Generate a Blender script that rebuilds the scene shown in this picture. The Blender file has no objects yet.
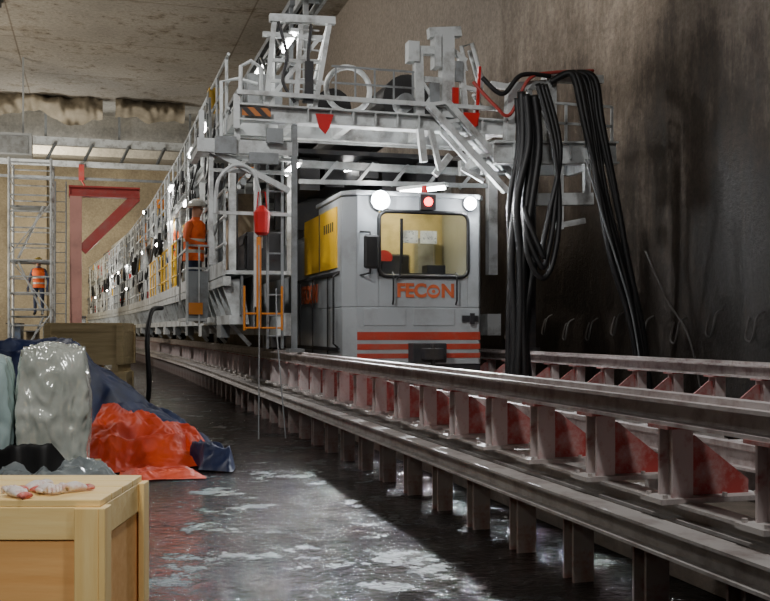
import bpy, math, random, bmesh
from mathutils import Vector, Matrix, noise
random.seed(7)
COL=bpy.context.scene.collection
H=1.225
# ------------------------------------------------------------------ geometry helper
class Geo:
    def __init__(s): s.v=[];s.f=[];s.m=[];s.c=0
    def mat(s,i): s.c=i; return s
    def add(s,vs,fs):
        o=len(s.v); s.v+=[Vector(v) for v in vs]; s.f+=[tuple(o+i for i in f) for f in fs]; s.m+=[s.c]*len(fs); return s
    def box(s,x0,x1,y0,y1,z0,z1):
        return s.add([(x0,y0,z0),(x1,y0,z0),(x1,y1,z0),(x0,y1,z0),(x0,y0,z1),(x1,y0,z1),(x1,y1,z1),(x0,y1,z1)],
            [(3,2,1,0),(4,5,6,7),(0,1,5,4),(1,2,6,5),(2,3,7,6),(3,0,4,7)])
    def frame(s,p,q,up=(0,0,1)):
        p=Vector(p);q=Vector(q);d=(q-p).normalized();u=Vector(up)
        if abs(d.dot(u))>.98: u=Vector((0,1,0))
        a=d.cross(u).normalized(); b=a.cross(d).normalized(); return p,q,a,b
    def beam(s,p,q,w,h=None,up=(0,0,1),oa=0,ob=0):
        h=h or w; p,q,a,b=s.frame(p,q,up); vs=[]
        for c in (p,q):
            for i,j in ((-1,-1),(1,-1),(1,1),(-1,1)): vs.append(c+a*(i*w/2+oa)+b*(j*h/2+ob))
        return s.add(vs,[(3,2,1,0),(4,5,6,7),(0,1,5,4),(1,2,6,5),(2,3,7,6),(3,0,4,7)])
    def ibeam(s,p,q,w,h,t=.012,up=(0,0,1)):
        s.beam(p,q,w,t,up,0,h/2-t/2); s.beam(p,q,w,t,up,0,-h/2+t/2); s.beam(p,q,t,h-2*t,up); return s
    def cyl(s,p,q,r,n=12,r2=None):
        r2=r if r2 is None else r2; p,q,a,b=s.frame(p,q); vs=[]
        for c,rr in ((p,r),(q,r2)):
            for i in range(n):
                t=2*math.pi*i/n; vs.append(c+(a*math.cos(t)+b*math.sin(t))*rr)
        fs=[(i,(i+1)%n,n+(i+1)%n,n+i) for i in range(n)]
        fs+=[tuple(range(n-1,-1,-1)),tuple(range(n,2*n))]
        return s.add(vs,fs)
    def tube(s,pts,r,n=8,closed=False):
        pts=[Vector(p) for p in pts]; N=len(pts); vs=[]; pa=None
        for i,p in enumerate(pts):
            d=(pts[(i+1)%N if closed else min(i+1,N-1)]-pts[(i-1)%N if closed else max(i-1,0)]).normalized()
            if pa is None:
                u=Vector((0,0,1)) if abs(d.z)<.9 else Vector((0,1,0)); pa=d.cross(u).normalized()
            a=(pa-d*pa.dot(d)).normalized(); pa=a; b=d.cross(a)
            for k in range(n):
                t=2*math.pi*k/n; vs.append(p+(a*math.cos(t)+b*math.sin(t))*r)
        fs=[]
        for i in range(N if closed else N-1):
            j=(i+1)%N
            for k in range(n): fs.append((i*n+k,i*n+(k+1)%n,j*n+(k+1)%n,j*n+k))
        if not closed: fs+=[tuple(range(n-1,-1,-1)),tuple((N-1)*n+k for k in range(n))]
        return s.add(vs,fs)
    def prism(s,poly,ext):
        e=Vector(ext); n=len(poly); vs=[Vector(p) for p in poly]; vs+= [p+e for p in vs[:n]]
        fs=[tuple(range(n-1,-1,-1)),tuple(range(n,2*n))]+[(i,(i+1)%n,n+(i+1)%n,n+i) for i in range(n)]
        return s.add(vs,fs)
    def loft(s,rings,cap=True):
        n=len(rings[0]); vs=[p for r in rings for p in r]; fs=[]
        for i in range(len(rings)-1):
            for k in range(n): fs.append((i*n+k,i*n+(k+1)%n,(i+1)*n+(k+1)%n,(i+1)*n+k))
        if cap: fs+=[tuple(range(n-1,-1,-1)),tuple((len(rings)-1)*n+k for k in range(n))]
        return s.add(vs,fs)
def spline(pts,n=8):
    pts=[Vector(p) for p in pts]; out=[]
    for i in range(len(pts)-1):
        p0=pts[max(i-1,0)];p1=pts[i];p2=pts[i+1];p3=pts[min(i+2,len(pts)-1)]
        for k in range(n):
            t=k/n; out.append(.5*((2*p1)+(p2-p0)*t+(2*p0-5*p1+4*p2-p3)*t*t+(3*p1-p0-3*p2+p3)*t**3))
    out.append(pts[-1]); return out
BASE={}
def put(name,geo,mats,parent=None,label=None,cat=None,group=None,kind=None,smooth=False,bevel=0,base=None):
    me=bpy.data.meshes.new(name)
    if parent is not None: b=BASE[parent.name]
    elif base is not None: b=Vector(base)
    else:
        xs=[v.x for v in geo.v];ys=[v.y for v in geo.v];zs=[v.z for v in geo.v]
        b=Vector(((min(xs)+max(xs))/2,(min(ys)+max(ys))/2,min(zs)))
    me.from_pydata([tuple(v-b) for v in geo.v],[],geo.f); me.update()
    if not isinstance(mats,(list,tuple)): mats=[mats]
    for m in mats: me.materials.append(m)
    me.polygons.foreach_set('material_index',geo.m)
    if smooth: me.polygons.foreach_set('use_smooth',[True]*len(geo.f))
    ob=bpy.data.objects.new(name,me); COL.objects.link(ob)
    if parent is not None: ob.parent=parent; BASE[ob.name]=b
    else: ob.location=b; BASE[ob.name]=b
    if label: ob['label']=label
    if cat: ob['category']=cat
    if group: ob['group']=group
    if kind: ob['kind']=kind
    if bevel:
        m=ob.modifiers.new('b','BEVEL'); m.width=bevel; m.segments=2; m.limit_method='ANGLE'
    return ob
def top(name,base,label,cat,group=None):
    e=bpy.data.objects.new(name,None); e.location=base; e.empty_display_size=.2; COL.objects.link(e)
    e['label']=label; e['category']=cat
    if group: e['group']=group
    BASE[e.name]=Vector(base); return e
def dup(root,delta,rotz=0,label=None):
    def cp(o,par):
        c=o.copy(); COL.objects.link(c)
        if par is not None: c.parent=par
        for ch in list(o.children): cp(ch,c)
        return c
    r=cp(root,None); r.location=root.location+Vector(delta); r.rotation_euler[2]=root.rotation_euler[2]+rotz
    if label: r['label']=label
    BASE[r.name]=r.location.copy(); return r
def OFF(y):   # the gantry and its track curve gently away
    j=max(0,(y-17)/8); return -.07*j*j
# ------------------------------------------------------------------ materials
def newmat(n):
    m=bpy.data.materials.new(n); m.use_nodes=True; nt=m.node_tree; b=nt.nodes['Principled BSDF']; return m,nt,b
def nz(nt,scale,detail=6,rough=.6,vec=None,stretch=None):
    t=nt.nodes.new('ShaderNodeTexCoord'); n=nt.nodes.new('ShaderNodeTexNoise')
    n.inputs['Scale'].default_value=scale; n.inputs['Detail'].default_value=detail; n.inputs['Roughness'].default_value=rough
    src=t.outputs['Object']
    if stretch:
        mp=nt.nodes.new('ShaderNodeMapping'); mp.inputs['Scale'].default_value=stretch; nt.links.new(src,mp.inputs[0]); src=mp.outputs[0]
    nt.links.new(src,n.inputs['Vector']); return n.outputs['Fac']
def ramp(nt,fac,stops):
    r=nt.nodes.new('ShaderNodeValToRGB'); nt.links.new(fac,r.inputs[0]); e=r.color_ramp.elements
    while len(e)<len(stops): e.new(.5)
    for i,(p,c) in enumerate(stops):
        e[i].position=p; e[i].color=(*c,1) if len(c)==3 else c
    return r.outputs[0]
def mix(nt,f,a,b,mode='MIX'):
    n=nt.nodes.new('ShaderNodeMix'); n.data_type='RGBA'; n.blend_type=mode
    for s,k in ((f,0),(a,6),(b,7)):
        if isinstance(s,(int,float)): n.inputs[k].default_value=s
        elif isinstance(s,tuple): n.inputs[k].default_value=(*s,1)
        else: nt.links.new(s,n.inputs[k])
    return n.outputs[2]
def bump(nt,b,h,st=.3,dist=.02):
    n=nt.nodes.new('ShaderNodeBump'); n.inputs['Strength'].default_value=st; n.inputs['Distance'].default_value=dist
    nt.links.new(h,n.inputs['Height']); nt.links.new(n.outputs[0],b.inputs['Normal'])
def paint(n,col,rough=.45,dirt=(.08,.06,.045),lo=.45,hi=.75,scale=3.5,metal=0,bs=.12):
    m,nt,b=newmat(n); f=nz(nt,scale,9,.68); k=ramp(nt,f,[(lo,(0,0,0)),(hi,(1,1,1))])
    c=mix(nt,k,col,dirt); f2=nz(nt,scale*.22,3); k2=ramp(nt,f2,[(.3,(.72,.72,.72)),(.7,(1,1,1))])
    c=mix(nt,1.0,c,k2,'MULTIPLY'); nt.links.new(c,b.inputs['Base Color']); b.inputs['Roughness'].default_value=rough
    b.inputs['Metallic'].default_value=metal; bump(nt,b,f,bs,.01); return m
def emit(n,col,s):
    m,nt,b=newmat(n); b.inputs['Base Color'].default_value=(*col,1); b.inputs['Emission Color'].default_value=(*col,1); b.inputs['Emission Strength'].default_value=s
    return m
WHITE=paint('white_steel',(.66,.69,.69),.38,(.13,.11,.09),.47,.76)
GREYP=paint('grey_steel',(.28,.30,.31),.45,(.08,.07,.06),.45,.8)
LGREY=paint('loco_grey',(.41,.44,.46),.3,(.2,.19,.17),.5,.95,2)
DARKM=paint('dark_steel',(.03,.03,.034),.5,(.08,.065,.05),.5,.8)
RUSTB=paint('dusty_beam',(.62,.59,.57),.5,(.24,.17,.155),.46,.78,6)
RAILT=paint('rail_beam',(.62,.56,.55),.42,(.24,.13,.12),.46,.74,7)
REDB=paint('red_primer',(.52,.07,.06),.5,(.60,.42,.40),.44,.64,7)
PPOST=paint('dusty_post',(.66,.57,.56),.5,(.42,.12,.11),.5,.68,6)
FOOTM=paint('dusty_foot',(.34,.29,.27),.55,(.24,.08,.07),.48,.66,6)
REDF=paint('red_frame',(.45,.055,.045),.5,(.3,.17,.15),.5,.85,2)
PINKF=paint('pink_post',(.62,.30,.25),.5,(.4,.2,.17),.5,.85,2)
RED=paint('bright_red',(.6,.02,.02),.4,(.2,.02,.02),.55,.9)
ORANGE=paint('orange_paint',(.80,.27,.03),.45,(.25,.1,.04),.55,.9)
YELLOW=paint('yellow_paint',(.90,.53,.02),.4,(.5,.3,.06),.58,.95,3)
BLUEC=paint('blue_cab',(.07,.13,.25),.4)
TANC=paint('tan_panel',(.42,.33,.22),.6)
BLACKR=paint('black_rubber',(.010,.010,.011),.5,(.03,.026,.022),.5,.85,5)
GLOVEW=paint('glove_knit',(.95,.88,.85),.85,(.80,.55,.52),.48,.62,40)
GLOVER=paint('glove_cuff',(.75,.16,.14),.85,(.8,.5,.45),.5,.7,40)
DULL=paint('dull_galvanised',(.16,.15,.14),.6)
LAMPW=emit('lamp_white',(1,.98,.95),45); HEADL=emit('headlamp',(.93,.96,1),600); LAMPR=emit('lamp_red',(1,.03,.03),14); BULB=emit('warm_lamp',(1,.93,.82),60)
TXT=paint('letter_orange',(.60,.13,.045),.5,(.5,.2,.1),.6,.9)
def concrete(n,a,b2,scale=.6,rough=.85):
    m,nt,b=newmat(n); f=nz(nt,scale,10,.65); c=ramp(nt,f,[(.3,b2),(.7,a)])
    g=nz(nt,9,8,.7); c=mix(nt,.35,c,ramp(nt,g,[(.35,(.25,.25,.25)),(.65,(.8,.8,.8))]),'OVERLAY')
    nt.links.new(c,b.inputs['Base Color']); b.inputs['Roughness'].default_value=rough; bump(nt,b,g,.35,.03); return m,nt,b,c
CEIL,nt,b,c=concrete('ceiling_concrete',(.44,.41,.36),(.24,.22,.19),.3)
w=nt.nodes.new('ShaderNodeTexBrick'); tc=nt.nodes.new('ShaderNodeTexCoord'); nt.links.new(tc.outputs['Object'],w.inputs['Vector'])
w.offset=0; w.inputs['Scale'].default_value=1; w.inputs['Brick Width'].default_value=7; w.inputs['Row Height'].default_value=4.6; w.inputs['Mortar Size'].default_value=.04; w.inputs['Mortar Smooth'].default_value=.8
w.inputs['Color1'].default_value=(1,1,1,1); w.inputs['Color2'].default_value=(.95,.95,.95,1); w.inputs['Mortar'].default_value=(.55,.5,.45,1)
c=mix(nt,1.0,c,w.outputs[0],'MULTIPLY'); bl=ramp(nt,nz(nt,.6,10,.8),[(.50,(1,1,1)),(.60,(.6,.56,.5)),(.70,(.28,.25,.21))]); c=mix(nt,1.0,c,bl,'MULTIPLY')
bl=ramp(nt,nz(nt,2.4,9,.75),[(.57,(1,1,1)),(.68,(.4,.36,.31))]); c=mix(nt,1.0,c,bl,'MULTIPLY')
nt.links.new(c,b.inputs['Base Color'])
ENDW,_,_,_=concrete('tan_concrete',(.50,.43,.31),(.22,.19,.145),.35)
BEAMC,_,_,_=concrete('beam_concrete',(.56,.54,.49),(.32,.31,.28),.7)
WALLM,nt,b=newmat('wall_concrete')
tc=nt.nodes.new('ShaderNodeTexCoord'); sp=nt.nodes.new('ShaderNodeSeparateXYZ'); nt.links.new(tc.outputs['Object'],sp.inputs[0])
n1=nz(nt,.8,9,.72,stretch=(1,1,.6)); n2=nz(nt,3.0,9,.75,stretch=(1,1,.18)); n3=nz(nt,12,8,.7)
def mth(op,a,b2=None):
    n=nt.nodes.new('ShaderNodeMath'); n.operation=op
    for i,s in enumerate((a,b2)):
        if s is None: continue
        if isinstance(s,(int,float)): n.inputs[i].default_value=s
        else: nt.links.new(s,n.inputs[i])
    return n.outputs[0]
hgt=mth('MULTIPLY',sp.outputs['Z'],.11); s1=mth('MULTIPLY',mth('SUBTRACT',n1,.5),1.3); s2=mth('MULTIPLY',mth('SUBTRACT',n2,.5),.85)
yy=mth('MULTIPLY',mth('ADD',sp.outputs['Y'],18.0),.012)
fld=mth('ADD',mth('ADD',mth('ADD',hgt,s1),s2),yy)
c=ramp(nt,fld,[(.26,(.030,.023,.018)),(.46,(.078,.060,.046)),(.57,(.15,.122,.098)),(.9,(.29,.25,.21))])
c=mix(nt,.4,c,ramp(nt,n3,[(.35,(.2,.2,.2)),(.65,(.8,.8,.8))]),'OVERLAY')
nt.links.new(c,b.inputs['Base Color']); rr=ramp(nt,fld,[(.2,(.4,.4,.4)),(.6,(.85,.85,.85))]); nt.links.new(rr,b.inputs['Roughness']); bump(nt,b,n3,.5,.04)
FLOORM,nt,b=newmat('wet_floor')
f1=nz(nt,2.2,9,.72); f2=nz(nt,13,5,.6); f3=nz(nt,34,5,.6); f4=nz(nt,9,10,.72)
c=ramp(nt,f4,[(.40,(.004,.0036,.0033)),(.62,(.010,.009,.008)),(.78,(.026,.023,.020))]); nt.links.new(c,b.inputs['Base Color'])
r=ramp(nt,f1,[(.44,(.04,.04,.04)),(.52,(.10,.10,.10)),(.60,(.34,.34,.34))]); nt.links.new(r,b.inputs['Roughness'])
hh=nt.nodes.new('ShaderNodeMath'); hh.operation='MULTIPLY_ADD'; nt.links.new(f3,hh.inputs[0]); hh.inputs[1].default_value=.5; nt.links.new(f2,hh.inputs[2])
hm=mix(nt,ramp(nt,f1,[(.40,(.45,.45,.45)),(.55,(1,1,1))]),(.5,.5,.5),hh.outputs[0])
bump(nt,b,hm,1.0,.032); b.inputs['IOR'].default_value=1.34
GRAV,_,_,_=concrete('track_bed_dirt',(.30,.25,.21),(.13,.11,.09),2,.6)
def wood(n,a,b2,ax=0):
    m,nt,b=newmat(n)
    st=(1.2,14,14) if ax==0 else ((14,1.2,14) if ax==1 else (14,14,1.2))
    f=nz(nt,1.6,8,.65,stretch=st); c=ramp(nt,f,[(.3,b2),(.7,a)]); nt.links.new(c,b.inputs['Base Color']); b.inputs['Roughness'].default_value=.65; bump(nt,b,f,.2,.005); return m
PINE=wood('pine',(1.0,.78,.38),(.88,.60,.23)); PINEV=wood('pine_upright',(1.0,.78,.38),(.88,.60,.23),2); PLY=wood('orange_plywood',(1.0,.60,.25),(.88,.46,.16)); OLDW=wood('old_wood',(.72,.58,.32),(.46,.35,.18))
def cloth(n,a,b2,rough=.45,scale=5,bs=.6,coat=0,metal=0,sss=0):
    m,nt,b=newmat(n); f=nz(nt,scale,8,.6); c=ramp(nt,f,[(.35,b2),(.65,a)]); nt.links.new(c,b.inputs['Base Color']); b.inputs['Roughness'].default_value=rough; b.inputs['Metallic'].default_value=metal
    vt=nt.nodes.new('ShaderNodeTexNoise'); vt.noise_type='RIDGED_MULTIFRACTAL'; vt.inputs['Scale'].default_value=scale*.9; vt.inputs['Detail'].default_value=3
    vt.inputs['Distortion'].default_value=.8
    b.inputs['Subsurface Weight'].default_value=sss; b.inputs['Subsurface Radius'].default_value=(.06,.06,.06)
    t=nt.nodes.new('ShaderNodeTexCoord'); nt.links.new(t.outputs['Object'],vt.inputs['Vector']); bump(nt,b,vt.outputs[0],bs,.03); b.inputs['Coat Weight'].default_value=coat; b.inputs['Coat Roughness'].default_value=.07; return m
TRED=cloth('red_tarp',(.85,.085,.012),(.55,.035,.01),.6,2.5,.5); TBLUE=cloth('blue_tarp',(.010,.026,.105),(.003,.008,.038),.6,3,.6); TSIL=cloth('silver_plastic',(.80,.84,.76),(.48,.52,.46),.16,3.4,.9,1,.12)
TGREY=cloth('grey_plastic',(.44,.50,.52),(.26,.30,.31),.18,3.5,.9,.9,.1); TTEAL=cloth('teal_bag',(.60,.78,.77),(.45,.60,.59),.25,3,.7,.6); TTAN=cloth('tan_cloth',(.36,.31,.23),(.20,.17,.12),.8,1.2)
VEST=cloth('orange_vest',(.95,.17,.02),(.8,.11,.015),.7,12,.2)
GLASS,nt,b=newmat('cab_glass'); b.inputs['Base Color'].default_value=(.75,.8,.7,1); b.inputs['Roughness'].default_value=.03; b.inputs['Transmission Weight'].default_value=1; b.inputs['IOR'].default_value=1.05; b.inputs['Alpha'].default_value=.3
# ------------------------------------------------------------------ setting
def struct(n,g,m,label): return put(n,g,m,label=label,cat=n.split('_')[0],kind='structure')
struct('floor',Geo().box(-12,7,-2,60,-.3,0),FLOORM,'wet dark concrete slab covered with water')
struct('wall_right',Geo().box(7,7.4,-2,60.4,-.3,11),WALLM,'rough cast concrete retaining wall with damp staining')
struct('wall_end',Geo().box(-12,7,60,60.4,-.3,11),ENDW,'tan concrete end wall of the station box')
struct('wall_left',Geo().box(-12.4,-12,-2,60.4,-.3,11),ENDW,'concrete side wall')
struct('ceiling',Geo().box(-12,7,-2,43,10.7,11.1),CEIL,'stained formwork concrete ceiling slab')
g=Geo(); g.box(-12,7,46,46.8,9.7,10.7); struct('trim_1',g,BEAMC,'pale concrete transverse roof beam')
g=Geo(); g.box(-12,7,52,53,9.9,10.7); struct('trim_2',g,BEAMC,'pale concrete transverse roof beam')
struct('trim_3',Geo().box(-12,7,43,60.4,10.7,11.1),BEAMC,'pale concrete roof slab beyond the joint')
put('track_bed',Geo().box(2.75,5.1,1.5,33,0.003,.30),GRAV,label='dusty concrete bed between the steel track beams',cat='track bed')
# ------------------------------------------------------------------ track support beams
def beam_section(xb,sg,y0,L,n,label):
    e=top('track_support_beam',(xb,y0+L/2,0),label,'steel beam','track support beams')
    g=Geo(); g.ibeam((xb,y0,.875),(xb,y0+L-.01,.875),.17,.11,.016); g.box(xb-.035,xb+.035,y0,y0+L-.01,.93,.955)
    put('runner_beam',g,RAILT,e)
    g=Geo(); g.ibeam((xb-sg*.16,y0,.37),(xb-sg*.16,y0+L-.01,.37),.13,.11,.013); put('lower_beam',g,RUSTB,e)
    g=Geo(); g.ibeam((xb+sg*.02,y0,.45),(xb+sg*.02,y0+L-.01,.45),.12,.08,.014); put('base_beam',g,RUSTB,e)
    sp=L/n; first=None
    for i in range(n):
        y=y0+sp*(i+.4)
        if first is None:
            g=Geo(); X=lambda a: xb+sg*a
            for dy in (-.05,.05): g.box(min(X(-.05),X(.05)),max(X(-.05),X(.05)),y+dy-.007,y+dy+.007,.512,.82)
            g.box(xb-.007,xb+.007,y-.043,y+.043,.512,.82)
            g.mat(1); g.prism([(X(.051),y-.008,.77),(X(.09),y-.008,.77),(X(.36),y-.008,.57),(X(.36),y-.008,.512),(X(.051),y-.008,.512)],(0,.016,0))
            g.box(min(X(-.09),X(.09)),max(X(-.09),X(.09)),y-.075,y+.075,.805,.82)
            g.mat(2); g.box(min(X(-.12),X(.40)),max(X(-.12),X(.40)),y-.085,y+.085,.490,.512)
            for a in (-.09,.2,.36):
                for dy in (-.065,.065): g.cyl((X(a),y+dy,.512),(X(a),y+dy,.528),.012,6)
            first=put('bracket',g,[PPOST,REDB,RUSTB],e); 
        else:
            c=first.copy(); COL.objects.link(c); c.location=(0,sp*i,0)
    first=None
    for i in range(n):
        if first is None:
            y=y0+sp*.4; xl=xb-sg*.12
            g=Geo()
            for dy in (-.05,.05): g.box(xl-.055,xl+.055,y+dy-.007,y+dy+.007,0.0,.316)
            g.box(xl-.007,xl+.007,y-.043,y+.043,0,.316)
            first=put('foot',g,[FOOTM],e)
        else:
            c=first.copy(); COL.objects.link(c); c.location=(0,sp*i,0)
    return e
s0=beam_section(2.4,1,1.52,6,9,'grey steel runner beam on faded red gusset brackets above wet floor')
for i in range(1,9):
    yc=4.52+6*i; j=max(0,(yc-17)/8); dup(s0,(OFF(yc),6*i,0),.0175*j)
s1=beam_section(5.36,-1,1.52,6,9,'grey steel runner beam on faded red gusset brackets beside concrete wall')
for i in range(1,4): dup(s1,(0,6*i,0))
g=Geo(); g.ibeam((2.80,2.3,.40),(4.95,2.3,.40),.12,.14,.014); sl=put('cross_tie',g,RUSTB,label='dusty steel cross tie between track beams',cat='cross tie',group='track cross ties',base=(3.88,2.3,.33))
for i in range(1,14):
    c=sl.copy(); COL.objects.link(c); c.location=sl.location+Vector((0,1.2*i,0))
for x in (3.38,4.38):
    g=Geo(); g.box(x-.06,x+.06,1.6,30,.475,.49); g.box(x-.01,x+.01,1.6,30,.49,.58); g.box(x-.035,x+.035,1.6,30,.58,.61)
    put('rail',g,RAILT,label='worn steel rail between the support beams',cat='rail',group='inner rails')
# ------------------------------------------------------------------ locomotive
YF=12.0; x0,x1=2.97,4.79; zb,zt=.79,2.95
L=top('locomotive',(3.88,15,.61),'light grey tunnel locomotive with orange stripes and lit headlights','locomotive')
g=Geo(); ch=.16
g.prism([(x0,YF+ch,zb),(x0+ch*.9,YF,zb),(x1-.05,YF,zb),(x1,YF+.08,zb),(x1,YF+1.55,zb),(x0,YF+1.55,zb)],(0,0,.72))
wx0,wx1,wz0,wz1=3.40,4.58,1.90,2.71
g.box(x0+ch*.9,wx0,YF,YF+.05,1.51,2.9); g.box(wx1,x1-.05,YF,YF+.05,1.51,2.9); g.box(wx0,wx1,YF,YF+.05,1.51,wz0); g.box(wx0,wx1,YF,YF+.05,wz1,2.9)
g.prism([(x0,YF+ch,1.51),(x0+ch*.9,YF,1.51),(x0+ch*.9,YF+.05,1.51),(x0+.05,YF+ch+.03,1.51)],(0,0,1.39))
g.prism([(x1-.05,YF,1.51),(x1,YF+.08,1.51),(x1-.05,YF+.1,1.51)],(0,0,1.39))
g.box(x0,x0+.05,YF+ch+.02,YF+1.55,1.51,2.9); g.box(x1-.05,x1,YF+.08,YF+1.55,1.51,2.9); g.box(x0+.05,x1-.05,YF+1.5,YF+1.55,1.51,2.9)
put('cab',g,LGREY,L,bevel=.012)
g=Geo(); g.prism([(x0-.03,YF+ch-.02,2.9),(x0+ch*.9-.02,YF-.04,2.9),(x1-.05,YF-.04,2.9),(x1+.03,YF+.07,2.9),(x1+.03,YF+1.6,2.9),(x0-.03,YF+1.6,2.9)],(0,0,.06)); put('cab_roof',g,LGREY,L,bevel=.015)
def rrect(xa,xb,za,zb_,r,y,n=6):
    pts=[]
    for cx,cz,a0 in ((xb-r,zb_-r,0),(xa+r,zb_-r,90),(xa+r,za+r,180),(xb-r,za+r,270)):
        for i in range(n+1):
            t=math.radians(a0+90*i/n); pts.append((cx+r*math.cos(t),y,cz+r*math.sin(t)))
    return pts
g=Geo(); g.tube(rrect(wx0,wx1,wz0,wz1,.1,YF-.012),.026,8,True); put('windshield_seal',g,BLACKR,L,smooth=True)
g=Geo(); g.prism(rrect(wx0,wx1,wz0,wz1,.1,YF+.008),(0,.012,0)); put('windshield',g,GLASS,L)
g=Geo(); g.tube([(3.62,YF-.03,1.86),(3.66,YF-.05,1.9),(3.68,YF-.05,2.45)],.012,6); g.box(3.665,3.70,YF-.055,YF-.03,2.05,2.62); put('wiper',g,BLACKR,L)
for xx in (3.60,4.44):
    g=Geo(); g.tube([(xx-.02,YF-.0,1.95),(xx-.03,YF-.07,1.9),(xx-.03,YF-.07,1.6),(xx-.02,YF,1.55)],.012,6)
    put('grab_rail',g,BLACKR,L)
INTER=paint('cab_interior',(.72,.62,.34),.7,(.35,.29,.15))
g=Geo(); g.box(x0+.06,x1-.06,YF+1.40,YF+1.49,1.52,2.88); put('interior_wall',g,INTER,L)
g=Geo(); g.box(3.3,4.5,YF+.15,YF+.5,1.52,1.95); g.box(3.5,3.75,YF+.2,YF+.4,1.95,2.1); g.box(4.1,4.35,YF+.2,YF+.4,1.95,2.06); put('dashboard',g,DARKM,L)
g=Geo(); g.box(3.62,4.1,YF+.9,YF+1.0,1.7,2.25); g.box(3.6,4.1,YF+.6,YF+1,1.6,1.7); put('seat',g,DARKM,L,bevel=.03)
PAPER=paint('notice',(.88,.87,.76),.6,(.45,.45,.4),.55,.6,30)
for k,(a,b_,c_,d_) in enumerate([(3.72,3.92,2.32,2.48),(3.95,4.17,2.32,2.48)]):
    g=Geo(); g.box(a,b_,YF+.021,YF+.023,c_,d_); put('notice',g,PAPER,L,label='paper notice taped behind the windshield')
g=Geo(); g.box(4.30,4.55,YF+1.2,YF+1.39,2.0,2.5); g.box(3.1,3.35,YF+1.2,YF+1.39,1.9,2.7); put('control_cabinet',g,GREYP,L)
g=Geo(); g.cyl((3.62,YF+.52,2.16),(3.62,YF+.48,2.18),.10,16); put('gauge',g,RED,L)
g=Geo(); g.box(3.17,3.36,YF-.16,YF-.1,1.98,2.40); put('mirror',g,BLACKR,L,bevel=.04)
for za,zb2,zc in ((2.45,2.43,2.3),(1.9,1.93,2.05)):
    g=Geo(); g.tube([(3.15,YF+.02,za),(3.25,YF-.13,zb2),(3.26,YF-.13,zc)],.013,6); put('mirror_arm',g,BLACKR,L)
for xx,r in ((3.41,.105),(4.60,.07)):
    g=Geo(); g.cyl((xx,YF-.05,2.84),(xx,YF+.0,2.84),r+.02,24); hb=put('headlight_housing',g,LGREY,L)
    g=Geo(); g.loft([[(xx+rr_*math.cos(t),YF-yy_,2.84+rr_*math.sin(t)) for t in [2*math.pi*u/24 for u in range(24)]] for rr_,yy_ in ((r,.05),(r*.9,.07),(r*.6,.09),(r*.25,.1))]); put('headlight_lens',g,HEADL,L,label='lit white headlight lens')
g=Geo(); g.box(3.93,4.13,YF-.06,YF+.0,2.74,2.93); put('marker_housing',g,DARKM,L)
g=Geo(); g.cyl((4.03,YF-.075,2.84),(4.03,YF-.06,2.84),.055,16); put('marker_lens',g,LAMPR,L,label='lit red marker lens')
g=Geo(); g.cyl((4.03,YF+.1,2.96),(4.03,YF+.1,3.06),.05,16,.03); put('beacon',g,RED,L)
def text(s,loc,rot,size,mat,parent,ex=.004,al='LEFT'):
    cu=bpy.data.curves.new('t','FONT'); cu.body=s; cu.size=size; cu.extrude=ex; cu.offset=.0075*size/.2; cu.align_x=al; cu.align_y='CENTER'
    t=bpy.data.objects.new('t',cu); COL.objects.link(t); bpy.context.view_layer.update()
    me=bpy.data.meshes.new_from_object(t.evaluated_get(bpy.context.evaluated_depsgraph_get())); w=max(v.co.x for v in me.vertices) 
    bpy.data.objects.remove(t); me=me.copy(); me.materials.clear(); me.materials.append(mat)
    o=bpy.data.objects.new('lettering',me); COL.objects.link(o); o.parent=parent; o.location=Vector(loc)-BASE[parent.name]; o.rotation_euler=rot
    return w
w=text('FEC',(3.63,YF-.008,1.715),(math.pi/2,0,0),.235,TXT,L)
xc=3.63+w+.095
# full height swirl emblem: two interlocking crescents
g=Geo()
for a0 in (0,math.pi):
    out=[];inn=[]
    for i in range(15):
        t=a0+math.pi*1.0*i/14; wd=.012+.030*math.sin(math.pi*i/14)
        out.append((xc+.086*math.cos(t),YF-.01,1.715+.086*math.sin(t))); inn.append((xc+(.086-wd)*math.cos(t),YF-.01,1.715+(.086-wd)*math.sin(t)))
    for i in range(14):
        g.prism([out[i],out[i+1],inn[i+1],inn[i]],(0,.008,0))
g.cyl((xc,YF-.012,1.715),(xc,YF-.004,1.715),.022,14)
put('emblem',g,TXT,L,label='round orange swirl emblem between the letters')
text('N',(xc+.10,YF-.008,1.715),(math.pi/2,0,0),.235,TXT,L)
text('FECON',(x0-.006,14.15,1.72),(math.pi/2,0,-math.pi/2),.34,TXT,L,al='CENTER')
g=Geo()
for z0_,z1_ in ((1.10,1.20),(.98,1.05),(.87,.93)): g.box(x0+.15,x1-.04,YF-.006,YF+.0,z0_,z1_)
put('stripe',g,paint('orange_stripe',(.46,.05,.028),.45,(.34,.16,.11),.48,.85,4),L)
g=Geo(); g.box(x0+.05,x1-.03,YF+.02,YF+.4,.66,.79); put('skirt',g,DARKM,L)
g=Geo(); g.box(3.78,4.22,YF-.22,YF-.007,.82,1.06); g.box(3.88,4.12,YF-.4,YF-.22,.86,1.0); g.cyl((4.0,YF-.33,.8),(4.0,YF-.33,1.06),.03,10); put('coupler',g,DARKM,L,bevel=.02)
g=Geo(); g.box(4.5,4.72,YF-.03,YF,1.33,1.41); g.box(4.60,4.66,YF-.05,YF-.03,1.30,1.44); put('step',g,DARKM,L)
for k,(a,b_,c_,d_) in enumerate([(3.2,3.75,1.28,1.50),(3.85,4.4,1.28,1.50)]):
    g=Geo(); g.box(a,b_,YF-.01,YF,c_,d_); put('access_panel',g,LGREY,L,bevel=.004)
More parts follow.
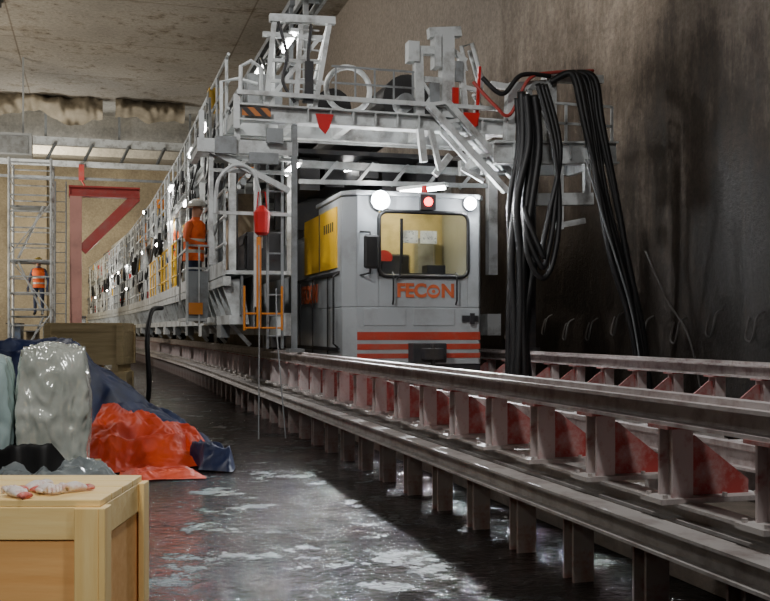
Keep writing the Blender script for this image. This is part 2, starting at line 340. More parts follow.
g=Geo(); g.box(x0+.02,x1-.02,YF+1.58,YF+6.5,.8,2.55); g.box(x0+.2,x1-.2,YF+1.6,YF+6.3,2.55,2.7); put('engine_body',g,LGREY,L,bevel=.02)
g=Geo(); g.box(x0-.014,x0+.0,YF+.42,YF+2.45,2.02,2.80); g.mat(1); g.box(x0-.02,x0-.012,YF+1.40,YF+1.44,2.02,2.80); 
for q in range(5): g.box(x0-.02,x0-.012,YF+.6+q*.12,YF+.65+q*.12,2.5,2.62)
g.mat(0); g.box(x0,x0+.3,YF+1.56,YF+2.45,2.5,2.8); put('side_panel',g,[YELLOW,DARKM],L)
g=Geo(); 
for yy in (12.95,13.9,14.8): g.box(x0-.012,x0,yy,yy+.03,.9,1.95)
g.box(x0-.02,x0,12.3,15.3,1.93,1.97); g.box(x0-.02,x0,12.3,15.5,.95,1.0); put('side_seam',g,DARKM,L)
g=Geo(); g.tube([(x0-.01,12.35,1.0),(x0-.07,12.35,1.05),(x0-.07,12.35,1.9),(x0-.01,12.35,1.95)],.014,6); put('door_handrail',g,BLACKR,L)
for yy in (12.9,14.1,16.5,17.7):
    for xx in (3.38,4.38):
        g=Geo(); g.cyl((xx-.06,yy,.85),(xx+.05,yy,.85),.235,20); g.cyl((xx+.03,yy,.85),(xx+.06,yy,.85),.26,20); put('wheel',g,DARKM,L)
# ------------------------------------------------------------------ gantry portal at the front
G=top('gantry_portal',(3.88,12.6,.955),'white steel portal frame with railings and braces straddling the locomotive','gantry frame')
g=Geo(); yg=11.85
g.ibeam((1.58,yg,3.80),(5.05,yg,3.80),.18,.20,.02); g.beam((1.58,yg+.9,3.80),(5.05,yg+.9,3.80),.12,.2)
for xx in (1.65,2.3,3.0,4.05,4.9): g.beam((xx,yg,3.8),(xx,yg+.9,3.8),.1,.16)
g.beam((1.6,yg-.1,4.02),(4.9,yg-.1,4.02),.05,.05); g.beam((1.6,yg-.05,4.0),(1.6,yg-.05,3.6),.07)
for k in range(9): g.box(2.45+k*.28,2.462+k*.28,yg-.088,yg+.088,3.71,3.89)
put('cross_beam',g,WHITE,G)
g=Geo(); g.ibeam((2.3,yg,.96),(2.3,yg,3.69),.06,.08,.012,(0,1,0)); g.box(2.22,2.40,yg-.12,yg+.14,.957,1.0); put('post',g,GREYP,G)
g=Geo(); g.beam((5.36,yg,1.0),(5.36,yg,3.69),.14,.14); g.box(5.25,5.47,yg-.12,yg+.12,.957,1.0); put('post',g,DARKM,G)
g=Geo(); g.box(1.15,2.35,yg+.05,yg+1.0,3.42,3.47); g.beam((1.15,yg+.05,3.40),(2.35,yg+.05,3.40),.1,.16); g.beam((1.2,yg+.05,3.4),(1.2,yg+1.0,3.4),.08,.14)
g.beam((1.3,yg+.05,3.35),(2.25,yg+.05,2.9),.07); g.beam((1.2,yg+.03,3.45),(1.2,yg+.03,3.8),.06); g.beam((1.62,yg+.03,3.45),(1.62,yg+.03,3.75),.06)
g.mat(1); g.box(1.35,1.6,yg-.06,yg+.0,3.3,3.5); g.box(1.75,2.1,yg-.06,yg,3.2,3.33); g.box(1.95,2.15,yg-.1,yg-.04,3.45,3.62)
put('side_platform',g,[WHITE,GREYP],G)
g=Geo()
for zz in (2.62,3.12,3.28): g.beam((1.3,yg+.1,zz),(2.3,yg+.1,zz),.04)
g.beam((1.32,yg+.1,2.0),(1.32,yg+.1,3.35),.05); g.beam((1.85,yg+.1,1.5),(1.85,yg+.1,3.35),.04)
g.tube(spline([(1.35,yg,2.6),(1.4,yg,3.0),(1.62,yg,3.18),(1.85,yg,3.0),(1.9,yg,2.2)]),.022,7)
put('side_railing',g,WHITE,G)
g=Geo()
for xx in (2.0,2.18): g.beam((xx,yg+.14,1.0),(xx,yg+.14,3.35),.03,.04)
for q in range(9): g.cyl((2.0,yg+.14,1.15+.25*q),(2.18,yg+.14,1.15+.25*q),.012,6)
put('side_ladder',g,GREYP,G)
HAZ,nt,b=newmat('hazard_stripe'); wv=nt.nodes.new('ShaderNodeTexWave'); wv.bands_direction='DIAGONAL'; wv.inputs['Scale'].default_value=4; tc=nt.nodes.new('ShaderNodeTexCoord'); nt.links.new(tc.outputs['Object'],wv.inputs[0])
nt.links.new(ramp(nt,wv.outputs['Fac'],[(.49,(.025,.02,.02)),(.51,(.42,.14,.03))]),b.inputs['Base Color'])
g=Geo(); g.box(1.66,2.0,yg-.1,yg-.09,3.75,3.85); put('hazard_plate',g,HAZ,G)
for xx,zz in ((2.66,3.72),(4.55,3.85)):
    g=Geo(); g.prism([(xx-.12,yg-.11,zz+.1),(xx+.1,yg-.11,zz+.1),(xx+.05,yg-.11,zz-.06),(xx,yg-.11,zz-.14),(xx-.08,yg-.11,zz-.06)],(0,.02,0)); put('lifting_lug',g,RED,G)
g=Geo()
for p,q in (((1.96,yg,3.9),(2.06,yg,4.95)),((2.55,yg,3.9),(2.74,yg,4.98)),((2.12,yg+.5,3.9),(2.12,yg+.5,4.9)),((2.74,yg,4.98),(2.62,yg+.9,3.9)),((2.32,yg,3.9),(2.38,yg,4.9))): g.beam(p,q,.055)
for zz in (4.2,4.45,4.75): g.beam((1.98,yg,zz),(2.66,yg,zz+.02),.04)
for q in range(8): g.cyl((2.36,yg-.02,4.0+.12*q),(2.60,yg-.02,4.0+.12*q),.011,6)
g.beam((2.0,yg,4.95),(2.8,yg,4.98),.09,.09); g.beam((2.0,yg+.5,4.9),(2.8,yg+.5,4.9),.06); g.beam((2.06,yg,4.93),(2.12,yg+.5,4.88),.05); g.beam((1.98,yg,3.95),(2.6,yg,4.75),.05)
g.mat(1); g.box(2.42,2.52,yg-.08,yg-.03,3.95,4.45); g.tube(spline([(2.1,yg-.05,4.9),(2.2,yg-.05,4.5),(2.15,yg-.05,4.2),(2.3,yg-.05,3.95)]),.02,6); g.tube(spline([(2.5,yg-.05,4.9),(2.46,yg-.05,4.5),(2.5,yg-.05,4.2),(2.4,yg-.05,3.95)]),.02,6)
put('upper_tower',g,[WHITE,DARKM],G)
g=Geo(); g.tube([(1.65,yg,3.9),(1.66,yg,4.35),(1.78,yg,4.42),(1.9,yg,4.35),(1.9,yg,3.95)],.025,7); put('handrail',g,WHITE,G)
g=Geo(); g.tube([(1.5,yg+.6,3.5),(1.5,yg+.6,4.3),(1.7,yg+.6,4.35),(1.95,yg+.6,4.3)],.022,7); put('handrail',g,WHITE,G)
g=Geo()
for zz in (4.22,4.42): g.beam((2.75,yg-.05,zz),(3.8,yg-.05,zz),.022)
for k in range(5): g.beam((2.8+k*.245,yg-.05,4.04),(2.8+k*.245,yg-.05,4.42),.02)
put('handrail',g,GREYP,G)
g=Geo(); g.tube([(3.03+.28*math.cos(t),yg+.25,4.22+.28*math.sin(t)) for t in [2*math.pi*i/28 for i in range(28)]],.036,8,True); g.box(2.95,3.1,yg+.2,yg+.3,3.82,3.95); put('duct_ring',g,WHITE,G,smooth=True)
g=Geo(); g.beam((4.24,yg,3.9),(4.24,yg,4.92),.16,.16,(0,1,0)); g.beam((4.0,yg,4.93),(4.42,yg,4.98),.12,.12); g.beam((3.88,yg,3.9),(3.86,yg,4.7),.11); g.beam((3.78,yg,4.7),(4.15,yg,4.72),.1)
g.beam((3.9,yg,4.35),(4.2,yg,4.35),.07); g.beam((4.3,yg,4.75),(4.5,yg,4.62),.06); g.beam((4.5,yg,3.9),(4.42,yg,4.7),.07); g.beam((4.42,yg,4.3),(4.72,yg,4.25),.05); g.box(4.06,4.14,yg-.1,yg+.1,4.5,4.9)
g.beam((3.9,yg-.03,3.95),(4.16,yg-.03,4.33),.035); g.beam((3.9,yg-.03,4.33),(4.16,yg-.03,3.95),.035)
g.box(3.72,3.86,yg-.08,yg+.08,4.55,4.8); g.mat(1); g.box(4.0,4.12,yg-.09,yg,3.95,4.3); g.box(4.34,4.44,yg-.06,yg,4.35,4.6); g.cyl((3.7,yg-.05,4.05),(3.7,yg+.2,4.05),.11,14)
put('mast',g,[WHITE,GREYP],G)
g=Geo(); g.tube([(4.62,yg,3.9),(4.72,yg,4.4),(4.58,yg,4.85),(4.44,yg,4.8),(4.5,yg,4.5)],.03,7); g.beam((4.6,yg,4.2),(4.85,yg+.3,4.1),.04); put('handrail',g,WHITE,G)
g=Geo(); g.tube([(4.72,yg+.3,3.9),(4.8,yg+.3,4.4),(4.66,yg+.3,4.85)],.03,7); put('handrail',g,WHITE,G)
g=Geo(); g.box(4.28,4.36,yg-.12,yg-.09,4.05,4.25); g.beam((4.62,yg-.06,3.8),(4.66,yg-.06,4.55),.035); put('cylinder',g,RED,G)
g=Geo()
for o in (0,.24): g.beam((3.95+o,yg-.15,4.0+o*.2),(4.98+o,yg-.15,2.98+o*.2),.08,.09,(0,1,0))
for i in range(6):
    t=i/5; a=Vector((3.95,yg-.15,4.0)).lerp(Vector((4.98,yg-.15,2.98)),t); g.beam(a,a+Vector((.24,0,.05)),.045)
g.beam((3.98,yg-.15,3.7),(4.1,yg-.15,3.2),.06); g.beam((4.25,yg-.1,3.4),(4.05,yg-.1,3.15),.08); g.beam((3.85,yg-.12,3.7),(3.9,yg-.12,3.3),.08); g.beam((4.4,yg-.1,3.25),(4.7,yg-.1,3.1),.05)
g.beam((4.5,yg-.05,3.7),(4.95,yg-.05,3.25),.08,.1,(0,1,0)); g.beam((4.7,yg-.05,3.75),(4.72,yg-.05,3.2),.06); g.beam((4.15,yg-.05,3.7),(4.5,yg-.05,3.35),.05)
put('diagonal_truss',g,WHITE,G)
g=Geo(); g.ibeam((4.75,yg-.3,3.42),(6.45,yg-.3,3.50),.16,.28,.02); g.beam((4.75,yg+.9,3.42),(6.45,yg+.9,3.5),.1,.2); g.box(4.8,6.45,yg-.25,yg+.85,3.57,3.60)
for xx in (4.85,5.4,6.38): g.beam((xx,yg-.3,3.45),(xx,yg+.9,3.45),.08,.14)
for k in range(6): g.box(5.0+k*.26,5.012+k*.26,yg-.378,yg-.222,3.36+k*.01,3.58)
for zz in (3.85,4.1): g.beam((5.6,yg-.28,zz),(6.4,yg-.28,zz),.03)
for xx in (5.75,6.1,6.4): g.beam((xx,yg-.28,3.6),(xx,yg-.28,4.1),.03)
put('side_platform',g,WHITE,G)
g=Geo(); g.beam((5.55,yg-.2,3.56),(5.55,yg-.2,4.45),.14,.17,(0,1,0)); g.beam((5.0,yg-.2,3.6),(5.03,yg-.2,4.25),.12); g.beam((5.0,yg-.2,4.28),(5.6,yg-.2,4.36),.10); g.beam((5.5,yg-.2,4.43),(6.3,yg-.2,4.46),.11,.1)
g.beam((4.75,yg-.2,4.3),(5.1,yg-.2,4.27),.07); g.beam((5.28,yg-.2,3.6),(5.28,yg-.2,4.3),.06); g.beam((5.0,yg-.2,3.95),(5.55,yg-.2,3.95),.06); put('hose_support_arm',g,WHITE,G)
g=Geo(); g.beam((5.25,yg-.3,2.86),(6.1,yg-.3,2.9),.12,.15)
for xx in (5.3,5.65,6.03): g.beam((xx,yg-.3,2.9),(xx,yg-.3,3.35),.08)
g.beam((5.65,yg-.3,2.5),(5.65,yg-.3,2.85),.08); g.beam((5.65,yg-.3,2.55),(6.0,yg-.3,2.62),.07); put('lower_bracket',g,WHITE,G)
g=Geo(); 
rings=[]
for z,r in ((2.35,.055),(2.38,.085),(2.62,.1),(2.66,.06),(2.70,.03)): rings.append([(1.90+r*math.cos(2*math.pi*k/14),yg-.05+r*math.sin(2*math.pi*k/14),z) for k in range(14)])
g.loft(rings); g.tube([(1.84,yg-.05,2.66),(1.86,yg-.05,2.86),(1.94,yg-.05,2.86),(1.96,yg-.05,2.66)],.008,5)
put('fire_bucket',g,RED,label='red hanging fire bucket on a white railing',cat='bucket')
g=Geo(); g.cyl((1.87,yg-.02,1.25),(1.87,yg-.02,2.33),.03,10); g.cyl((1.7,yg,1.22),(1.7,yg,1.75),.015,6); g.cyl((2.15,yg,1.22),(2.15,yg,1.75),.015,6)
for zz in (1.25,1.42): g.cyl((1.7,yg,zz),(2.15,yg,zz),.013,6)
put('orange_stand',g,ORANGE,label='orange tubular stand beside the gantry leg',cat='stand')
# ------------------------------------------------------------------ backup gantry cars
def car(i):
    y0=13.0+8*i; y1=y0+7.85; off=-.07*i*i; X=lambda a:a+off; R=random.Random(40+i)
    e=top('backup_gantry_car',(X(3.88),(y0+y1)/2,.955),'white steel two-deck backup gantry car with panels, pipes and railings','gantry car','backup gantry cars')
    g=Geo(); g.beam((X(2.4),y0,1.3),(X(2.4),y1,1.3),.2,.3); g.beam((X(5.36),y0,1.3),(X(5.36),y1,1.3),.2,.3)
    g.mat(1); g.box(X(1.82),X(1.85),y0,y1,1.42,1.93); g.mat(0); g.beam((X(1.64),y0,1.86),(X(1.64),y1,1.86),.10,.12)
    for k in range(14):
        y=y0+.12+k*.56; g.prism([(X(1.58),y,1.86),(X(1.85),y,1.90),(X(1.95),y,1.30),(X(1.76),y,1.30)],(0,.07,0))
    g.beam((X(1.74),y0,1.36),(X(1.74),y1,1.36),.14,.12)
    put('chassis',g,[WHITE,GREYP],e)
    g=Geo(); g.box(X(1.98),X(2.0),y0,y1,1.25,1.93); put('skirt_panel',g,GREYP,e)
    g=Geo(); g.box(X(1.62),X(5.45),y0,y1,1.95,2.0) if i>0 else g.box(X(1.62),X(2.55),y0,y1,1.95,2.0); g.box(X(1.58),X(1.62),y0,y1,1.93,2.12); put('walkway_deck',g,WHITE,e)
    for yy in (y0+.8,y1-.8):
        g=Geo(); g.box(X(2.3),X(2.5),yy-.3,yy+.3,.99,1.15); 
        for d in (-.17,.17): g.cyl((X(2.34),yy+d,1.055),(X(2.46),yy+d,1.055),.1,14)
        put('bogie',g,DARKM,e)
    for xx in (1.72,2.5,5.36):
        for k in range(5):
            if xx==2.5 and k%2: continue
            y=y0+.1+k*1.9; g=Geo(); g.beam((X(xx),y,2.0),(X(xx),y,3.7),.09 if xx<2 else .13,.09 if xx<2 else .13,(0,1,0)); put('post',g,WHITE,e)
    g=Geo()
    for zz in (2.35,2.7,3.05): g.cyl((X(1.62),y0,zz),(X(1.62),y1,zz),.022,6)
    for k in range(9): g.cyl((X(1.62),y0+.1+k*.95,2.0),(X(1.62),y0+.1+k*.95,3.05),.02,6)
    put('handrail',g,[WHITE,YELLOW,WHITE,GREYP,WHITE,GREYP][i],e)
    g=Geo(); g.ibeam((X(1.72),y0,3.78),(X(1.72),y1,3.78),.13,.2,.016); g.ibeam((X(5.36),y0,3.78),(X(5.36),y1,3.78),.13,.2,.016)
    for k in range(5): g.beam((X(1.72),y0+.1+k*1.9,3.8),(X(5.36),y0+.1+k*1.9,3.8),.1,.14); g.beam((X(1.72),y0+.1+k*1.9,3.3),(X(2.2),y0+.1+k*1.9,3.72),.05)
    put('roof_frame',g,WHITE,e)
    g=Geo(); 
    for k in range(8): 
        y=y0+.2+k*1.05; g.cyl((X(1.66),y,3.88),(X(1.66),y,4.8),.022,6)
    for zz in (4.1,4.45,4.8): g.cyl((X(1.66),y0,zz),(X(1.66),y1,zz),.022,6)
    put('upper_handrail',g,WHITE,e)
    g=Geo(); xt=2.5
    for zz in (4.75,5.55): g.beam((X(xt),y0,zz),(X(xt),y1,zz),.07,.08)
    for k in range(6): 
        y=y0+.1+k*1.3; g.beam((X(xt),y,3.9),(X(xt),y,5.55),.05); g.beam((X(xt),y,4.75),(X(xt),min(y+1.3,y1),5.55),.04)
    put('upper_truss',g,GREYP,e)
    y=y0+.3; 
    while y<y1-.9:
        w=R.uniform(.5,1.5); m=R.choice([DARKM,DARKM,TANC,GREYP,BLUEC,LGREY,GREYP,WHITE,DARKM,YELLOW,ORANGE]); h=R.uniform(.5,1.5); dx=R.uniform(-.15,.1)
        g=Geo(); g.box(X(2.02+dx),X(2.42),y,y+w,2.0,2.0+h); g.box(X(2.0+dx),X(2.02+dx),y+.05,y+w-.05,2.05,2.0+h-.05); g.mat(1); g.box(X(1.985+dx),X(2.0+dx),y+w-.15,y+w-.1,2.3,2.45); g.box(X(1.985+dx),X(2.0+dx),y+.1,y+w*.5,2.0+h*.7,2.0+h*.85); put('cabinet',g,[m,DARKM],e,bevel=.008)
        y+=w+R.uniform(.1,.7)
    for k in range(8):
        zz=3.1+.07*k+R.uniform(-.02,.02); rr=R.uniform(.02,.05); xx=1.8+.06*(k%5); g=Geo(); g.cyl((X(xx),y0+.05,zz),(X(xx),y1-.05,zz),rr,10)
        for q in range(4): 
            g.cyl((X(xx),y0+1+2*q,zz),(X(xx),y0+1.06+2*q,zz),rr*1.4,10)
        put('pipe',g,[WHITE,GREYP,WHITE,ORANGE,DARKM,GREYP,WHITE,BLACKR][k],e)
    y=y0+.3
    while y<y1-.9:
        w=R.uniform(.5,1.6); h=R.uniform(.25,.9); m=R.choice([WHITE,GREYP,DARKM,LGREY,DARKM,TANC])
        g=Geo(); g.box(X(1.95),X(2.42),y,y+w,3.89,3.89+h); g.mat(1)
        for q in range(3): g.box(X(1.935),X(1.95),y+w*(.2+.25*q),y+w*(.3+.25*q),3.95,3.85+h)
        put('upper_unit',g,[m,GREYP],e,bevel=.01); y+=w+R.uniform(.2,.9)
    for k in range(12):
        yy=y0+R.uniform(.2,7.3); zz=R.uniform(2.1,4.6); hh=R.uniform(.12,.38); ww=R.uniform(.1,.4); xo=R.uniform(-.08,.05)
        g=Geo(); g.box(X(1.68+xo),X(1.80),yy,yy+ww,zz,zz+hh); g.mat(1); g.box(X(1.67+xo),X(1.68+xo),yy+.03,yy+ww-.03,zz+.04,zz+hh-.04); g.cyl((X(1.74),yy+ww/2,zz),(X(1.74),yy+ww/2,zz-.35),.014,6)
        put('junction_box',g,[R.choice([GREYP,GREYP,LGREY,DARKM,DARKM,GREYP,TANC,YELLOW,ORANGE,RED]),R.choice([GREYP,DARKM,DARKM])],e)
    for k in range(6):
        yy=y0+R.uniform(.3,7); g=Geo(); z1_=R.choice([3.7,3.7,4.6]); g.cyl((X(1.80),yy,2.0),(X(1.80),yy,z1_),R.choice([.03,.045,.07]),8); put('pipe',g,R.choice([ORANGE,WHITE,GREYP,YELLOW,DARKM,DARKM]),e)
    for k in range(6):
        yy=y0+.2+k*1.25+R.uniform(-.2,.2); g=Geo(); zt_=R.uniform(3.0,4.7); zl=zt_-R.uniform(.4,1.1); g.tube(spline([(X(1.66),yy,zt_),(X(1.6),yy+.3,zl+.2),(X(1.58),yy+.7,zl),(X(1.6),yy+1.0,zl+.2),(X(1.66),yy+1.3,zt_-.1)]),R.choice([.015,.022,.03]),6); put('cable_loop',g,R.choice([BLACKR,BLACKR,GREYP]),e)
    for k in range(2):
        yy=y0+R.uniform(1,6.5); g=Geo(); r=R.uniform(.18,.26)
        for q in range(3): g.tube([(X(1.60-.03*q),yy+r*math.cos(t),3.3+r*1.15*math.sin(t)) for t in [2*math.pi*u/16 for u in range(16)]],.016,6,True)
        put('cable_coil',g,BLACKR,e)
    for k in range(2):
        ya=y0+1+k*3.6; g=Geo(); s_=1
        for d in (0,.35): g.beam((X(1.60),ya+d,2.0),(X(1.60),ya+d+s_*.7,4.6),.035,.055)
        for q in range(10): g.cyl((X(1.60),ya+s_*.7*q/10,2.1+.26*q),(X(1.60),ya+.35+s_*.7*q/10,2.1+.26*q),.015,6)
        put('ladder',g,WHITE,e)
    g=Geo(); g.cyl((X(4.1),y0+.0,4.35),(X(4.1),y1,4.35),.36,20); put('vent_duct',g,BLACKR,e,smooth=False)
    g=Geo(); g.cyl((X(3.05),y0+.0,4.2),(X(3.05),y1,4.2),.25,16); put('vent_duct',g,BLACKR,e)
    if i>0:
        g=Geo(); g.box(X(2.6),X(5.2),y0+.1,y1-.1,2.01,3.6); put('equipment_block',g,GREYP,e)
    else:
        g=Geo()
        for q in range(6): g.box(2.7+q*.42,2.98+q*.42,13.5+.3*(q%2),15,3.15+.1*(q%3),3.6)
        g.box(2.62,5.25,15.0,15.1,2.75,3.7); g.box(2.62,5.25,13.3,15.0,3.62,3.68)
        g.mat(1); g.beam((2.6,13.2,3.45),(5.3,13.2,3.45),.08,.10); g.beam((2.6,13.1,3.2),(5.3,13.1,3.25),.05,.06)
        for q in range(5): g.beam((2.9+q*.5,13.15,3.2),(3.15+q*.5,13.15,3.5),.04)
        put('dark_backdrop',g,[DARKM,GREYP],e)  # dark backdrop added in the gap above the cab, with grey bars
    for k in range(3):
        yy=y0+.4+k*2.6; g=Geo(); g.beam((X(1.70),yy,1.35),(X(2.0),yy,1.02),.05); put('support_strut',g,WHITE,e)
        g=Geo(); g.box(X(1.66),X(1.78),yy+.4,yy+.9,1.12,1.30); put('tool_box',g,R.choice([GREYP,WHITE]),e)
    e.rotation_euler[2]=.0175*i
    return e
for i in range(6): car(i)
g=Geo(); g.box(1.26,1.56,14.7,16.1,1.36,1.40); g.beam((1.54,14.72,1.38),(1.54,16.1,1.38),.05,.1); g.beam((1.28,14.75,1.4),(1.28,14.75,2.5),.03); g.beam((1.28,16.0,1.4),(1.28,16.0,2.4),.03); g.beam((1.28,14.75,2.40),(1.28,16.0,2.40),.03)
for zz in (2.12,2.45): g.beam((1.28,14.68,zz),(1.6,14.68,zz),.028)
g.beam((1.28,14.68,1.3),(1.28,14.68,2.5),.03); g.beam((1.45,14.68,1.3),(1.45,14.68,2.45),.025)
g.mat(1); g.box(1.28,1.58,14.69,14.71,1.4,2.08); g.mat(2); g.box(1.30,1.50,14.66,14.685,1.45,1.62)
g.mat(0)
for yy in (14.8,16.05): g.beam((1.55,yy,1.4),(1.55,yy,1.88),.04)
put('access_platform',g,[WHITE,GREYP,ORANGE],label='small white railed access step on the gantry side',cat='platform')
g=Geo(); ys_=[13+1.5*k for k in range(31)]
for xx in (2.75,3.05):
    for a_,b_ in zip(ys_,ys_[1:]): g.beam((xx+OFF(a_),a_,5.85),(xx+OFF(b_),b_,5.85),.05,.16)
for k in range(60):
    y=13+k*.75; xo=OFF(y); g.beam((2.75+xo,y,5.83),(3.05+xo,y,5.83),.05,.04)
for k in range(12): 
    y=13.6+k*3.7; xo=OFF(y); g.beam((2.8+xo,y,4.5),(2.8+xo,y,5.8),.07)
g.mat(1)
for k in range(4): g.tube([(2.80+k*.06+OFF(y),y,5.88) for y in ys_],.022,6)
put('cable_tray',g,[WHITE,BLACKR],label='white ladder cable tray on posts above the gantry',cat='cable tray')
lamps=[(1.66,15.9,4.42,1),(2.35,12.25,3.24,1),(2.3,12.2,4.80,1),(3.55,13.9,3.56,0),(4.2,12.7,3.12,0),(1.64,19,3.62,1),(1.64,22.8,3.62,1),(1.64,26.5,3.62,1),(1.64,31.5,3.62,1),(1.64,38.5,3.62,1),(1.60,17.5,4.3,1),(1.60,22,4.3,1),(1.64,46,3.62,1),(5.3,12.9,3.66,0),(2.7,17,5.68,1),(2.7,21,5.68,1),(2.7,26,5.68,1),(2.7,32,5.68,1)]
first=None
for (x,y,z,a) in lamps:
    x+=OFF(y)
    if first is None:
        e=top('tube_lamp',(x,y,z),'lit white fluorescent tube lamp on the gantry steelwork','lamp','gantry tube lamps')
        g=Geo(); g.box(x-.05,x+.05,y-.4,y+.4,z+.0,z+.04); put('lamp_body',g,WHITE,e)
        g=Geo(); g.cyl((x,y-.37,z-.028),(x,y+.37,z-.028),.024,10); put('lamp_tube',g,LAMPW,e)
        first=e
    else: dup(first,Vector((x,y,z))-first.location,.0 if a else .6)
first=None
for k,(y,z) in enumerate(((25,3.3),(29.5,4.6),(37,2.7),(41,3.5),(47,3.0),(54,2.9))):
    x=1.53+OFF(y)
    if first is None:
        e=top('bulkhead_lamp',(x,y,z),'small round lit work lamp fixed to the gantry side','lamp','gantry bulkhead lamps')
        g=Geo(); g.cyl((x,y,z),(x+.08,y,z),.06,12); put('lamp_body',g,DARKM,e)
        g=Geo(); rings=[[(x-.05*math.sin(a),y+.045*math.cos(a)*math.cos(t),z+.045*math.cos(a)*math.sin(t)) for t in [2*math.pi*u/12 for u in range(12)]] for a in (0,.5,1.0,1.4)]; g.loft(rings); put('lamp_globe',g,BULB,e)
        first=e
    else: dup(first,Vector((x,y,z))-first.location)
# ------------------------------------------------------------------ hoses
def hose(pts,r,label,grp=None,m=BLACKR): return put('hose',Geo().tube(spline(pts),r,9),m,label=label,cat='hose',group=grp,smooth=True)
R=random.Random(3); J=lambda a=.05:R.uniform(-a,a)
for k in range(8):
    o=k*.036; yb=11.36-.06*(k%3)
    hose([(4.98+o,yb,4.1+J()),(5.0+o+J(.05),yb,3.5),(4.90+o+J(.06),yb,2.8),(4.88+o+J(.06),yb,2.1),(4.86+o+J(.05),yb,1.35),(4.86+o,yb,.62+J(.05))],R.choice([.034,.042,.05]),'thick black rubber hose hanging beside the locomotive','hanging hoses')
for k in range(3):
    hose([(5.14+k*.05,11.1,4.2),(5.32+k*.04,11.02,3.4),(5.38-k*.07,11.0,2.6),(5.28-k*.06,11.0,2.0+k*.12),(5.12,10.98-.03*k,1.85+k*.13),(4.96,11.0,2.15+k*.2),(4.95,11.05,2.7)],.034,'black hose looping below the side platform','looped hoses')
for k in range(7):
    o=k*.045-.26
    hose([(5.5+k*.02,11.5,4.34+.015*k),(5.78+o*.3,11.42,4.44+J(.02)),(6.02+o,11.34,4.36+J(.03)),(6.10+o+J(.02),11.28,3.8),(6.27+o*.95+J(.05),11.24,2.9),(6.43+o*.8+J(.05),11.22,2.05),(6.60+o*.55+J(.02),11.2,1.3),(6.70+o*.5,11.2,.7),(6.76+o*.5,11.2,.04)],R.choice([.026,.034,.042]),'black hose draped from the support arm to the ground','draped hoses')
hose([(5.72,10.98,3.3),(5.95,10.98,2.6),(6.3,10.98,1.6),(6.45,10.98,.9),(6.52,10.9,.03)],.012,'thin pale cable falling to the ground',None,GREYP)
hose([(6.55,11.0,2.2),(6.72,10.8,1.6),(6.85,10.5,1.1),(6.9,10.2,.03)],.012,'thin pale cable leaning against the wall',None,DULL)
hose([(4.5,11.6,4.3),(4.75,11.5,4.0),(4.95,11.5,3.9),(5.2,11.5,4.35),(5.5,11.5,4.46),(6.1,11.5,4.53)],.022,'dark red hose over the support arm',None,REDF)
hose([(4.6,11.55,4.35),(4.85,11.5,4.15),(5.1,11.5,4.4),(5.5,11.5,4.42)],.03,'black hose over the support arm')
hose([(.55,12.6,.03),(.62,12.3,.5),(.6,12.3,1.1),(.66,12.5,1.45),(.8,12.8,1.5)],.03,'black hose rising from the wet floor')
for u,(xa,xb) in enumerate(((1.8,1.72),(2.0,2.02))):
    g=Geo(); g.tube([(xa,11.4,2.2-.5*u),(xa-.01,11.3,1.2),(xb,10.9,.03)],.008,5); put('rope',g,GREYP,label='thin pale rope hanging to the floor',cat='rope')
first=None
for k in range(11):
    y=9.3+k*.75
    if first is None:
        g=Geo(); g.tube(spline([(6.995,y-.0,1.42),(6.9,y+.0,1.36),(6.86,y+.0,1.2),(6.88,y+.08,1.1),(6.9,y+.2,1.14),(6.96,y+.24,1.3),(6.995,y+.26,1.36)]),.012,6)
        first=put('wall_loop',g,DULL,label='small pale steel loop anchored in the concrete wall',cat='wall anchor',group='wall anchor loops',base=(6.9,y,1.1))
    else:
        c=first.copy(); COL.objects.link(c); c.location=first.location+Vector((0,.75*k,.05*math.sin(k*2)))
# ------------------------------------------------------------------ scaffold tower
S=top('scaffold_tower',(-1.85,31.8,0),'pale steel scaffold stair tower standing by the tan wall','scaffold')
xs=(-2.42,-1.25); ys=(31.2,32.7)
for x in xs:
    for y in ys:
        g=Geo(); g.cyl((x,y,0),(x,y,6.3),.04,8); put('standard',g,WHITE,S)
for j in range(1,4):
    z=1.65*j-.05; g=Geo(); g.box(xs[0],xs[1],ys[0]+.5,ys[1],z,z+.05); put('platform',g,GREYP,S)
g=Geo()
for j in range(13):
    z=.4+j*.48
    for y in ys: g.cyl((xs[0],y,z),(xs[1],y,z),.026,6)
    for x in xs: g.cyl((x,ys[0],z),(x,ys[1],z),.026,6)
put('ledger',g,WHITE,S)
g=Geo()
for j in range(3):
    z=1.65*j; a,b_=(xs if j%2==0 else xs[::-1]); g.cyl((a,ys[0],z+.1),(b_,ys[0],z+1.7),.02,6); g.beam((a*.8+b_*.2,ys[0]+.25,z+.05),(b_*.8+a*.2,ys[0]+.25,z+1.6),.3,.05)
put('stair',g,WHITE,S)
g=Geo(); x=-1.12; 
for dx in (0,.3): g.cyl((x+dx,30.7,0),(x+dx,30.95,5.6),.022,6)
for j in range(18): g.cyl((x,30.71+.014*j,.3*j+.2),(x+.3,30.71+.014*j,.3*j+.2),.014,6)
put('ladder',g,GREYP,label='pale aluminium ladder leaning beside the scaffold',cat='ladder')
F=top('red_steel_frame',(0,31.2,0),'red painted steel frame with diagonal brace and pale post','steel frame')
g=Geo(); g.beam((-.55,31.2,0),(-.55,31.2,5.2),.34,.34,(0,1,0)); put('post',g,PINKF,F)
g=Geo(); g.ibeam((-.75,31.2,5.36),(1.30,31.2,5.36),.32,.32,.05); put('beam',g,REDF,F)
g=Geo(); g.ibeam((-.6,31.4,5.4),(-.6,34.0,5.4),.3,.3,.05); put('beam',g,REDF,F)
g=Geo(); g.beam((-.38,31.2,3.6),(1.2,31.2,5.25),.26,.3); put('brace',g,REDF,F)
